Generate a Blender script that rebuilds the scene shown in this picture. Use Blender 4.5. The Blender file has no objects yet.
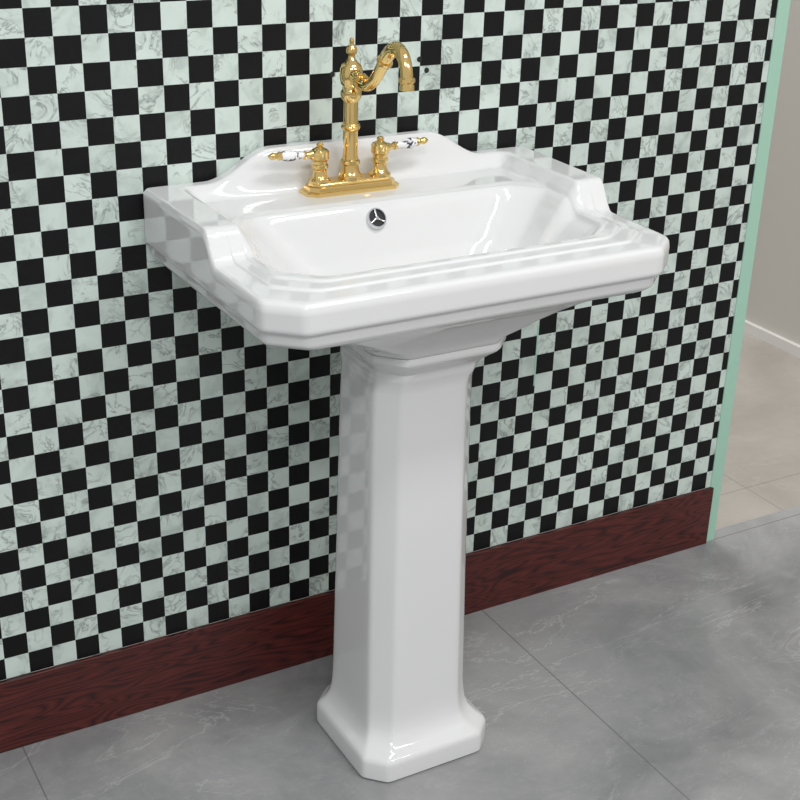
import bpy, math, random
import numpy as np
from mathutils import Matrix, Vector
random.seed(3)
scene=bpy.context.scene
COL=bpy.context.collection
try:
    scene.view_settings.view_transform='Standard'
except Exception: pass
# ---------------- materials ----------------
class NT:
    def __init__(s,name):
        s.m=bpy.data.materials.new(name); s.m.use_nodes=True
        s.t=s.m.node_tree; s.b=s.t.nodes["Principled BSDF"]
    def n(s,typ,**kw):
        nd=s.t.nodes.new(typ)
        for k,v in kw.items():
            if k.startswith('i_'):
                key=k[2:]; key=int(key) if key.isdigit() else key.replace('_',' ')
                s.inp(nd,key,v)
            else: setattr(nd,k,v)
        return nd
    def inp(s,nd,key,v):
        sock=nd.inputs[key]
        if hasattr(v,'is_output') : s.t.links.new(v,sock)
        else: sock.default_value=v
    def math(s,op,a,b=None,c=None):
        nd=s.t.nodes.new('ShaderNodeMath'); nd.operation=op
        for i,v in enumerate((a,b,c)):
            if v is not None: s.inp(nd,i,v)
        return nd.outputs[0]
    def mix(s,f,a,b):
        nd=s.t.nodes.new('ShaderNodeMix'); nd.data_type='RGBA'
        s.inp(nd,0,f); s.inp(nd,6,a); s.inp(nd,7,b); return nd.outputs[2]
    def ramp(s,f,pts):
        nd=s.t.nodes.new('ShaderNodeValToRGB'); s.t.links.new(f,nd.inputs[0])
        e=nd.color_ramp.elements
        while len(e)<len(pts): e.new(.5)
        for i,(p,c) in enumerate(pts):
            e[i].position=p; e[i].color=c if len(c)==4 else (*c,1)
        return nd.outputs[0]
    def noise(s,vec,scale,detail=4,rough=.5,dist=0):
        nd=s.t.nodes.new('ShaderNodeTexNoise'); s.t.links.new(vec,nd.inputs['Vector'])
        nd.inputs['Scale'].default_value=scale; nd.inputs['Detail'].default_value=detail
        nd.inputs['Roughness'].default_value=rough; nd.inputs['Distortion'].default_value=dist
        return nd
    def pos(s): return s.t.nodes.new('ShaderNodeNewGeometry').outputs['Position']
    def set(s,**kw):
        for k,v in kw.items(): s.inp(s.b,k.replace('_',' '),v)
def srgb(r,g,b):
    f=lambda c:((c/255+.055)/1.055)**2.4 if c/255>.04045 else c/255/12.92
    return (f(r),f(g),f(b),1)
def plain(name,col,rough=.5,metal=0,coat=0):
    m=NT(name); m.set(Base_Color=col,Roughness=rough,Metallic=metal)
    if coat: m.set(Coat_Weight=coat,Coat_Roughness=.03)
    nz=m.noise(m.pos(),14,3); r=m.math('MULTIPLY_ADD',nz.outputs[0],.04,max(rough-.02,0)); m.set(Roughness=r)
    return m.m
TS=.0386; BB=.135
def checker_mat():
    m=NT('checker_marble_panel'); p=m.pos()
    sp=m.n('ShaderNodeSeparateXYZ'); m.t.links.new(p,sp.inputs[0])
    u=m.math('DIVIDE',m.math('ADD',sp.outputs[0],TS*100-.551),TS); v=m.math('DIVIDE',m.math('ADD',sp.outputs[2],TS*101-(BB+26*TS)),TS)
    fu=m.math('FLOOR',u); fv=m.math('FLOOR',v)
    chk=m.math('MODULO',m.math('ADD',fu,fv),2.0)
    cb=m.n('ShaderNodeCombineXYZ'); m.t.links.new(fu,cb.inputs[0]); m.t.links.new(fv,cb.inputs[1])
    wn=m.n('ShaderNodeTexWhiteNoise'); m.t.links.new(cb.outputs[0],wn.inputs['Vector'])
    off=m.n('ShaderNodeVectorMath',operation='SCALE'); m.t.links.new(wn.outputs['Color'],off.inputs[0]); off.inputs['Scale'].default_value=7
    ad=m.n('ShaderNodeVectorMath',operation='ADD'); m.t.links.new(p,ad.inputs[0]); m.t.links.new(off.outputs[0],ad.inputs[1])
    n1=m.noise(ad.outputs[0],19,4,.6,1.4)
    v1=m.math('ABSOLUTE',m.math('SUBTRACT',n1.outputs[0],.5))
    vein=m.ramp(v1,[(0,(1,1,1)),(.015,(.4,.4,.4)),(.05,(0,0,0))])
    n3=m.noise(ad.outputs[0],18,2); gate=m.ramp(n3.outputs[0],[(.43,(0,0,0)),(.57,(1,1,1))])
    vg=m.math('MULTIPLY',vein,gate)
    n2=m.noise(ad.outputs[0],20,5,.6,.5)
    cloud=m.ramp(n2.outputs[0],[(.33,srgb(184,197,190)),(.5,srgb(206,219,212)),(.7,srgb(212,225,218))])
    white=m.mix(m.math('MULTIPLY',vg,.78),cloud,srgb(116,121,118))
    blk=m.mix(m.math('MULTIPLY',vein,.03),srgb(15,15,17),srgb(70,72,74))
    c=m.mix(chk,white,blk)
    m.set(Base_Color=c,Roughness=.42,Specular_IOR_Level=.25)
    return m.m
def wood_mat():
    m=NT('mahogany_wood'); p=m.pos()
    mp=m.n('ShaderNodeMapping'); m.t.links.new(p,mp.inputs[0]); mp.inputs['Scale'].default_value=(1.2,1,9)
    nz=m.noise(mp.outputs[0],2.4,2,.5,.3)
    w=m.math('FRACT',m.math('MULTIPLY',nz.outputs[0],18))
    ws=m.math('ABSOLUTE',m.math('SUBTRACT',w,.5))
    c=m.ramp(ws,[(0,srgb(40,12,11)),(.18,srgb(72,25,22)),(.5,srgb(92,36,31))])
    m.set(Base_Color=c,Roughness=.4); return m.m
def marble_floor(name,c0,c1,c2,vc,joints,jc,rough=.28,vs=1.0,va=.4):
    m=NT(name); p=m.pos()
    n1=m.noise(p,2.2*vs,8,.62,.7); base=m.ramp(n1.outputs[0],[(.3,c0),(.5,c1),(.7,c2)])
    n4=m.noise(p,9*vs,6,.7,.8)
    base=m.mix(m.math('MULTIPLY',m.ramp(n4.outputs[0],[(.45,(0,0,0)),(.75,(1,1,1))]),.35),base,c2)
    mp=m.n('ShaderNodeMapping'); m.t.links.new(p,mp.inputs[0]); mp.inputs['Rotation'].default_value=(0,0,.6); mp.inputs['Scale'].default_value=(1,2.2,1)
    n2=m.noise(mp.outputs[0],1.9*vs,7,.62,1.0)
    v=m.math('ABSOLUTE',m.math('SUBTRACT',n2.outputs[0],.5))
    vein=m.ramp(v,[(0,(1,1,1)),(.003,(.3,.3,.3)),(.012,(0,0,0))])
    n3=m.noise(p,2.4,3); g=m.ramp(n3.outputs[0],[(.42,(0,0,0)),(.62,(1,1,1))])
    c=m.mix(m.math('MULTIPLY',m.math('MULTIPLY',vein,g),va),base,vc)
    n5=m.noise(mp.outputs[0],4.5*vs,6,.65,1.5)
    v5=m.ramp(m.math('ABSOLUTE',m.math('SUBTRACT',n5.outputs[0],.5)),[(0,(1,1,1)),(.004,(.2,.2,.2)),(.01,(0,0,0))])
    c=m.mix(m.math('MULTIPLY',v5,.22),c,vc)
    sp=m.n('ShaderNodeSeparateXYZ'); m.t.links.new(p,sp.inputs[0])
    (x0,px,y0,py)=joints
    def jl(o,a,per):
        t=m.math('FRACT',m.math('DIVIDE',m.math('ADD',o,per*20+per/2-a),per))
        return m.math('LESS_THAN',m.math('ABSOLUTE',m.math('SUBTRACT',t,.5)),.0013/per)
    j=m.math('MAXIMUM',jl(sp.outputs[0],x0,px),jl(sp.outputs[1],y0,py))
    c=m.mix(m.math('MULTIPLY',j,.6),c,jc)
    m.set(Base_Color=c,Roughness=m.math('MULTIPLY_ADD',n4.outputs[0],.15,rough)); return m.m
M_chk=checker_mat(); M_wood=wood_mat()
M_mint=plain('mint_edge',srgb(168,208,188),.45)
M_floor=marble_floor('grey_marble_tile',srgb(117,118,119),srgb(140,140,141),srgb(163,163,162),srgb(208,208,206),(1.27,.9,-.0,.9),srgb(88,88,88),.16,1.15,.45)
M_floor2=marble_floor('beige_marble_tile',srgb(150,143,136),srgb(166,159,151),srgb(180,174,166),srgb(200,195,188),(2.1,.9,.15,.9),srgb(110,106,100),.25)
M_wallr=plain('warm_grey_wall',srgb(198,193,185),.6)
M_trim=plain('white_trim',srgb(222,220,214),.4)
M_cer=plain('white_ceramic',(.725,.73,.73,1),.08,0,.3)
M_gold=plain('polished_brass',(.84,.60,.24,1),.09,1)
M_chr=plain('chrome',(.7,.7,.72,1),.1,1)
M_dark=plain('dark_void',(.01,.01,.01,1),.6)
def lever_mat():
    m=NT('decorated_porcelain'); n=m.noise(m.pos(),130,2,.5,.6)
    c=m.ramp(n.outputs[0],[(.50,(.85,.85,.85)),(.56,(.03,.04,.08))]); m.set(Base_Color=c,Roughness=.1); return m.m
M_lev=lever_mat()
# ---------------- mesh helpers ----------------
def mk(name,vs,fs,mat,parent=None,smooth=True,ang=None):
    me=bpy.data.meshes.new(name); me.from_pydata([tuple(v) for v in vs],[],fs); me.update()
    import bmesh
    bm=bmesh.new(); bm.from_mesh(me); bmesh.ops.recalc_face_normals(bm,faces=bm.faces); bm.to_mesh(me); bm.free()
    for mm in (mat if isinstance(mat,list) else [mat]): me.materials.append(mm)
    o=bpy.data.objects.new(name,me); COL.objects.link(o)
    if smooth:
        me.polygons.foreach_set('use_smooth',[True]*len(me.polygons))
        if ang is not None:
            try: me.set_sharp_from_angle(angle=math.radians(ang))
            except Exception: pass
    if parent: o.parent=parent
    return o
def empty(name):
    o=bpy.data.objects.new(name,None); COL.objects.link(o); o.empty_display_size=.05; return o
def box(name,a,b,mat,parent=None,bev=0):
    (x0,y0,z0),(x1,y1,z1)=a,b
    vs=[(x,y,z) for x in (x0,x1) for y in (y0,y1) for z in (z0,z1)]
    fs=[(0,1,3,2),(4,6,7,5),(0,4,5,1),(2,3,7,6),(0,2,6,4),(1,5,7,3)]
    o=mk(name,vs,fs,mat,parent,smooth=False)
    if bev:
        m=o.modifiers.new('b','BEVEL'); m.width=bev; m.segments=3
    return o
def loft(name,loops,mat,parent=None,cap0=False,cap1=False,ang=None):
    n=len(loops[0]); vs=[p for l in loops for p in l]; fs=[]
    for k in range(len(loops)-1):
        for i in range(n):
            j=(i+1)%n; fs.append((k*n+i,k*n+j,(k+1)*n+j,(k+1)*n+i))
    if cap0: fs.append(tuple(range(n)))
    if cap1: fs.append(tuple(range((len(loops)-1)*n,len(loops)*n)))
    return mk(name,vs,fs,mat,parent,True,ang)
def lathe(name,prof,org,axis,mat,parent,seg=40,ang=40,S=1.0):
    ax=Vector(axis).normalized(); q=ax.to_track_quat('Z','Y'); o=Vector(org); loops=[]
    for r,z in prof:
        r*=S; z*=S
        loops.append([o+q@Vector((max(r,1e-5)*math.cos(2*math.pi*i/seg),max(r,1e-5)*math.sin(2*math.pi*i/seg),z)) for i in range(seg)])
    return loft(name,loops,mat,parent,True,True,ang)
def catmull(P,k=8):
    P=[Vector(p) for p in P]; P=[2*P[0]-P[1]]+P+[2*P[-1]-P[-2]]; out=[]
    for i in range(1,len(P)-2):
        for j in range(k):
            t=j/k; a,b,c,d=P[i-1:i+3]
            out.append(.5*((2*b)+(-a+c)*t+(2*a-5*b+4*c-d)*t*t+(-a+3*b-3*c+d)*t**3))
    out.append(P[-2]); return out
def tube(name,P,R,mat,parent,seg=24,k=8):
    pts=catmull(P,k); rad=[v.x for v in catmull([(r,0,0) for r in R],k)]
    loops=[]; side=Vector((1,0,0))
    for i,p in enumerate(pts):
        t=(pts[min(i+1,len(pts)-1)]-pts[max(i-1,0)]).normalized()
        s=(side-t*side.dot(t)).normalized(); u=t.cross(s)
        loops.append([p+rad[i]*(math.cos(a)*s+math.sin(a)*u) for a in [2*math.pi*j/seg for j in range(seg)]])
    return loft(name,loops,mat,parent,True,True,50)
def ss(a,b,x):
    t=np.clip((x-a)/(b-a),0,1); return t*t*(3-2*t)
# ---------------- room ----------------
XE=1.869
box('floor',(-3,-4.5,-.03),(3.0,.03,0),M_floor)
box('floor_hallway',(-3,.0301,-.03),(3.0,5,0),M_floor2)
panel=empty('wall_back')
box('panel',(-1.6,0.002,0.0),(XE-.030,.05,2.7),M_chk,panel)
box('panel_edge',(XE-.030,0.0,0.0),(XE,.05,2.7),M_mint,panel)
box('panel_seam',(1.358,.0012,.46),(1.361,.003,.58),M_mint,panel)
for i,(x,z) in enumerate(((.937,1.059),(1.090,1.072),(1.104,1.054))):
    lathe('screw_hole_%d'%(i+1),[(0,0),(.0045,0),(.004,.0012),(0,.0012)],(x,.0022,z),(0,-1,0),M_dark,panel,16)
box('baseboard_back',(-1.6,-.006,0),(XE-.026,.0018,BB),M_wood,None,.0015)
box('wall_right',(2.82,-4.5,0),(2.95,5,2.7),M_wallr)
box('baseboard_right',(2.805,-4.5,0),(2.8199,5,.03),M_trim)
box('wall_far',(-3,5,0),(2.82,5.1,2.7),M_wallr)
# ---------------- basin ----------------
CX=.959
ZT,ZR,ZB=.918,.875,.811
HW=.334; YF=-.446
sink=empty('pedestal_sink')
NE=[80,8,50,14,80,14,50,8]
def outline(hw,yb,yf,cb,cfx,cfy,sm,dx=0):
    P=[(hw-cb,yb),(-hw+cb,yb),(-hw,yb-cb),(-hw+dx,yf+cfy),(-hw+dx+cfx,yf),(hw-dx-cfx,yf),(hw-dx,yf+cfy),(hw,yb-cb)]
    pts=[]
    for i,n in enumerate(NE):
        a=np.array(P[i]); b=np.array(P[(i+1)%8])
        for j in range(n): pts.append(a+(b-a)*j/n)
    p=np.array(pts)
    for _ in range(sm): p=(np.roll(p,1,0)+2*p+np.roll(p,-1,0))/4
    return p
A=outline(HW,-.002,YF,.003,.046,.040,2,.006)
B=outline(HW-.070,-.135,YF+.080,.040,.055,.045,10,.004)
Cc=outline(.13,-.20,-.285,.035,.03,.03,60)
def top_z(x,y,t):
    ax=np.abs(x)
    # broad outer lip followed by two very soft mouldings
    rim=ZR+np.interp(t,[0,.015,.05,.12,.40,.43,.455,.48,.66,.69,.72,.75,.84,.90,.95,1],
                       [-.015,-.0065,-.0025,-.001,.0,.0004,.0024,.0030,.0034,.0038,.0056,.0061,.0062,.0052,.0025,-.004])
    rail=(ZT-.897)*ss(.262,.284,ax)
    rise=1-ss(.135,.240,ax)
    spl=ss(-.050,-.024,y)*((ZT-.897)*(1-ss(.262,.284,ax))+.044*rise)
    back=.897+rail+spl-.007*(1-ss(0,.05,t))-.003*ss(.9,1,t)
    w=ss(-.266,-.228,y)
    return rim*(1-w)+back*w
loops=[]
ts=list(np.linspace(0,.10,8))+list(np.linspace(.12,1,89))
def L3(p,z): return [(CX+q[0],q[1],zz) for q,zz in zip(p,np.broadcast_to(z,len(p)))]
def inset(p,d):
    o=p.copy()
    o[:,0]=p[:,0]*(1-d/HW); o[:,1]=-.002+(p[:,1]+.002)*(1-d/(-YF))
    return o
zt=top_z(A[:,0],A[:,1],np.zeros(len(A)))
UB=outline(.1145,-.122,-.348,.035,.038,.038,14)
a04=inset(A,.035)
UB2=UB.copy(); UB2[:,0]*=.96; UB2[:,1]=-.235+(UB2[:,1]+.235)*.96
loops.append(L3(UB2,.7255))
for k,z in [(1,.7285),(.985,.733),(.93,.739),(.82,.748),(.68,.761),(.5,.775),(.3,.787),(.1,.7945),(0,.797)]: loops.append(L3(a04+(UB-a04)*k,z+(ZB-.809)*(1-k)))
under=[(.022,-.008),(.015,-.004),(.012,-.001),(.0105,.0005),(.009,.003),(.0085,.006),(.008,.016),(.007,.0185),(.0025,.0205),(.0007,.0225),(0,.026)]
for d,z in under: loops.append(L3(inset(A,d),ZB+z))
for k in np.linspace(.12,1,10): loops.append(L3(A,ZB+.026+(zt-ZB-.026)*k))
for t in ts[1:]:
    p=A+(B-A)*t
    loops.append(L3(p,top_z(p[:,0],p[:,1],np.full(len(p),t))))
zB=top_z(B[:,0],B[:,1],np.ones(len(B)))
ZBOT=.765
for s in np.linspace(0,1,42)[1:]:
    k=s**.9
    p=B+(Cc-B)*(.02*ss(0,.06,s)+.98*k)
    g=np.interp(s,[0,.03,.08,.2,.4,.6,.75,.88,1],[0,.05,.13,.31,.58,.79,.90,.965,1])
    loops.append(L3(p,zB-(zB-ZBOT)*g))
cc=np.array([0,-.235])
for s in np.linspace(0,1,12)[1:]:
    p=Cc+(cc-Cc)*s*.85
    loops.append(L3(p,ZBOT-.006*s))
basin=loft('basin',loops,M_cer,sink,True,True)
lathe('drain_ring',[(.0,.0),(.024,0),(.024,.003),(.018,.004),(.016,.001),(.0,.001)],(CX,-.235,ZBOT-.006),(0,0,1),M_chr,sink)
# overflow
oax=Vector((0,-.85,.5)).normalized()
oo=Vector((.937,-.1470,.8725))
OS=1.2
lathe('overflow_ring',[(.0135,-.008),(.0135,.001),(.0125,.003),(.0112,.003),(.0105,.001),(.0105,-.008)],oo,oax,M_chr,sink,S=OS)
lathe('overflow_hole',[(.0108,-.006),(.0108,.0)],oo,oax,M_dark,sink,S=OS)
q=oax.to_track_quat('Z','Y')
for i in range(3):
    a=math.radians(90+120*i); d=q@Vector((math.cos(a),math.sin(a),0))
    lathe('overflow_spoke_%d'%(i+1),[(.0014,0),(.0014,.011)],oo+oax*.0012,d,M_chr,sink,12,S=OS)
lathe('overflow_hub',[(.0026,0),(.0024,.0025)],oo,oax,M_chr,sink,16,S=OS)
# ---------------- pedestal ----------------
PX=.948
def octo(hw,y0,y1,c,z,r=3,cx=None):
    P=[(hw-c,y1),(-hw+c,y1),(-hw,y1-c),(-hw,y0+c),(-hw+c,y0),(hw-c,y0),(hw,y0+c),(hw,y1-c)]
    pts=[]
    for i in range(8):
        a=np.array(P[i]);b=np.array(P[(i+1)%8])
        f=[.0,.04,.09,.25,.5,.75,.91,.96]
        for j in f: pts.append(a+(b-a)*j)
    p=np.array(pts)
    for _ in range(r): p=(np.roll(p,1,0)+2*p+np.roll(p,-1,0))/4
    c0=PX+(CX-PX)*min(max((z-.65)/.06,0),1)
    return [(c0+q[0],q[1],z) for q in p]
prof=[ # hw, yfront, yback, c, z
 (.1145,-.362,-.138,.031,0),(.1185,-.366,-.134,.032,.004),(.1185,-.366,-.134,.032,.032),(.1175,-.365,-.135,.032,.038),(.114,-.3615,-.138,.031,.043),
 (.107,-.353,-.139,.031,.047),(.102,-.347,-.140,.031,.053),(.096,-.340,-.140,.031,.062),(.093,-.335,-.140,.031,.074),(.0915,-.332,-.140,.031,.090),(.0905,-.330,-.140,.031,.11),
 (.0880,-.322,-.143,.031,.34),(.0860,-.315,-.146,.031,.60),(.0855,-.314,-.147,.031,.655),(.0865,-.315,-.146,.031,.667),(.090,-.3185,-.144,.032,.676),(.0915,-.320,-.143,.033,.681),(.092,-.321,-.142,.033,.690),
 (.097,-.328,-.138,.034,.698),(.106,-.338,-.131,.036,.707),(.1125,-.345,-.126,.037,.713),(.1145,-.3475,-.124,.037,.717),(.1145,-.3475,-.124,.037,.724),(.113,-.346,-.125,.037,.7265),(.105,-.338,-.132,.034,.7265)]
pl=[octo(a,f,b,c,z) for (a,f,b,c,z) in prof]
ped=loft('pedestal',pl,M_cer,sink,True,False,35)
# ---------------- faucet ----------------
fau=empty('faucet')
K=1.05; KP=1.01; KZ=1.19
FX,FY,FZ=.934,-.066,.8965
def plate(hw,hd,c,z): 
    P=[(hw-c,hd),(-hw+c,hd),(-hw,hd-c),(-hw,-hd+c),(-hw+c,-hd),(hw-c,-hd),(hw,-hd+c),(hw,hd-c)]
    return [(FX+a*KP,FY+b*KP,FZ+z*K) for a,b in P]
pls=[plate(.078,.026,.012,-.003),plate(.078,.026,.012,.0045),plate(.0765,.0245,.012,.006),plate(.073,.022,.011,.0065),plate(.072,.021,.011,.011),plate(.0705,.0195,.010,.0125),plate(.067,.0165,.009,.013),plate(.066,.0155,.009,.0165),plate(.0645,.014,.008,.018)]
loft('base_plate',pls,M_gold,fau,True,True,30)
z0=FZ+.018*K
H=[(.0,0),(.0175,0),(.0175,.004),(.0155,.007),(.0130,.012),(.012,.018),(.0145,.020),(.0145,.024),(.0115,.026),(.0105,.032),(.0105,.062),(.0130,.064),(.0142,.067),(.0130,.070),(.0105,.072),(.0102,.098),(.0125,.101),(.0150,.105),(.0150,.110),(.0125,.113),(.012,.117),(.0150,.121),(.0165,.130),(.016,.138),(.0135,.144),(.0095,.147),(.0065,.150),(.0045,.153),(.0045,.155),(.0075,.158),(.008,.162),(.0065,.166),(.003,.169),(.003,.171),(.0035,.173),(.002,.176),(0,.1765)]
lathe('column',[(r,z*KZ/K) for r,z in H],(FX,FY,z0-.001),(0,0,1),M_gold,fau,48,30,S=K)
def fp(u,z): return (FX,FY-u*1.12,z0+z*KZ)
tube('spout',[fp(0,.132),fp(.014,.130),fp(.030,.126),(fp(.048,.126)),fp(.066,.136),fp(.084,.155),fp(.102,.173),fp(.120,.180),fp(.136,.174),fp(.145,.160),fp(.147,.148)],
     [r*K for r in [.0105,.0105,.0095,.0085,.0082,.0086,.0098,.0098,.0090,.0085,.0082]],M_gold,fau)
lathe('spout_collar',[(0,-.004),(.0115,-.004),(.0128,0),(.0115,.004),(0,.004)],fp(.028,.1265),(0,-1,-.12),M_gold,fau,S=K)
lathe('spout_ring',[(0,-.003),(.0105,-.003),(.0118,0),(.0105,.003),(0,.003)],fp(.090,.161),(0,-1,1.1),M_gold,fau,S=K)
lathe('nozzle',[(0,.0),(.009,.0),(.0112,.002),(.0112,.006),(.0088,.008),(.0100,.012),(.0100,.017),(.0068,.017),(.006,.010),(0,.010)],fp(.1468,.152),(0,-.05,-1),M_gold,fau,S=K)
HP=[(0,0),(.0165,0),(.0165,.003),(.013,.006),(.0105,.010),(.0100,.018),(.0125,.021),(.0125,.025),(.0105,.027),(.011,.031),(.0135,.034),(.0135,.044),(.0115,.047),(.007,.049),(.0045,.051),(.0055,.054),(.003,.057),(0,.0575)]
for sx,nm in ((-1,'cold'),(1,'hot')):
    hx=FX+sx*.051*KP; d=(sx,.0,.06)
    lathe('handle_%s'%nm,HP,(hx,FY,z0-.001),(0,0,1),M_gold,fau,40,30,S=K)
    o=(hx+sx*.010*K,FY,z0+.039*K)
    lathe('lever_stem_%s'%nm,[(0,0),(.0065,0),(.0065,.004),(.0045,.007),(.0045,.012),(.006,.013),(.006,.016),(0,.016)],o,d,M_gold,fau,S=K)
    lathe('lever_grip_%s'%nm,[(0,.0155),(.0045,.016),(.0055,.022),(.0072,.032),(.0078,.040),(.007,.047),(.0052,.051),(0,.0512)],o,d,M_lev,fau,S=K)
    lathe('lever_tip_%s'%nm,[(0,.0505),(.0062,.051),(.0064,.054),(.004,.057),(.0042,.060),(.0055,.063),(.0045,.067),(.002,.070),(0,.0705)],o,d,M_gold,fau,S=K)
# ---------------- lights ----------------
def area(name,loc,size,en,col=(1,1,1),rot=(0,0,0)):
    l=bpy.data.lights.new(name,'AREA'); l.shape='RECTANGLE'; l.size,l.size_y=size; l.energy=en; l.color=col
    o=bpy.data.objects.new(name,l); o.location=loc; o.rotation_euler=rot; COL.objects.link(o)
area('ceiling_light',(1.2,-1.3,2.9),(1.2,.3),26)
area('ceiling_light',(-.4,-2.6,2.9),(1.2,.3),42)
area('ceiling_light',(2.0,-3.0,2.9),(1.2,.3),30)
area('ceiling_light',(2.2,1.8,2.9),(.8,.8),36)
w=bpy.data.worlds.new('showroom_ambient'); scene.world=w; w.use_nodes=True
w.node_tree.nodes['Background'].inputs[0].default_value=(.98,.99,1,1); w.node_tree.nodes['Background'].inputs[1].default_value=.6
# ---------------- camera ----------------
f,pi,ya,ro,D=(1343,.423,.526,.031,1.848)
h=np.array([math.sin(ya),math.cos(ya),0]); r=np.array([math.cos(ya),-math.sin(ya),0]); z=np.array([0,0,1.])
F=math.cos(pi)*h-math.sin(pi)*z; U=math.sin(pi)*h+math.cos(pi)*z
R=math.cos(ro)*r+math.sin(ro)*U; U=-math.sin(ro)*r+math.cos(ro)*U
cd=bpy.data.cameras.new('camera'); co=bpy.data.objects.new('camera',cd); COL.objects.link(co)
co.matrix_world=Matrix(((R[0],U[0],-F[0],0),(R[1],U[1],-F[1],-D),(R[2],U[2],-F[2],1.45),(0,0,0,1)))
cd.sensor_width=36; cd.lens=36*f/800; scene.camera=co
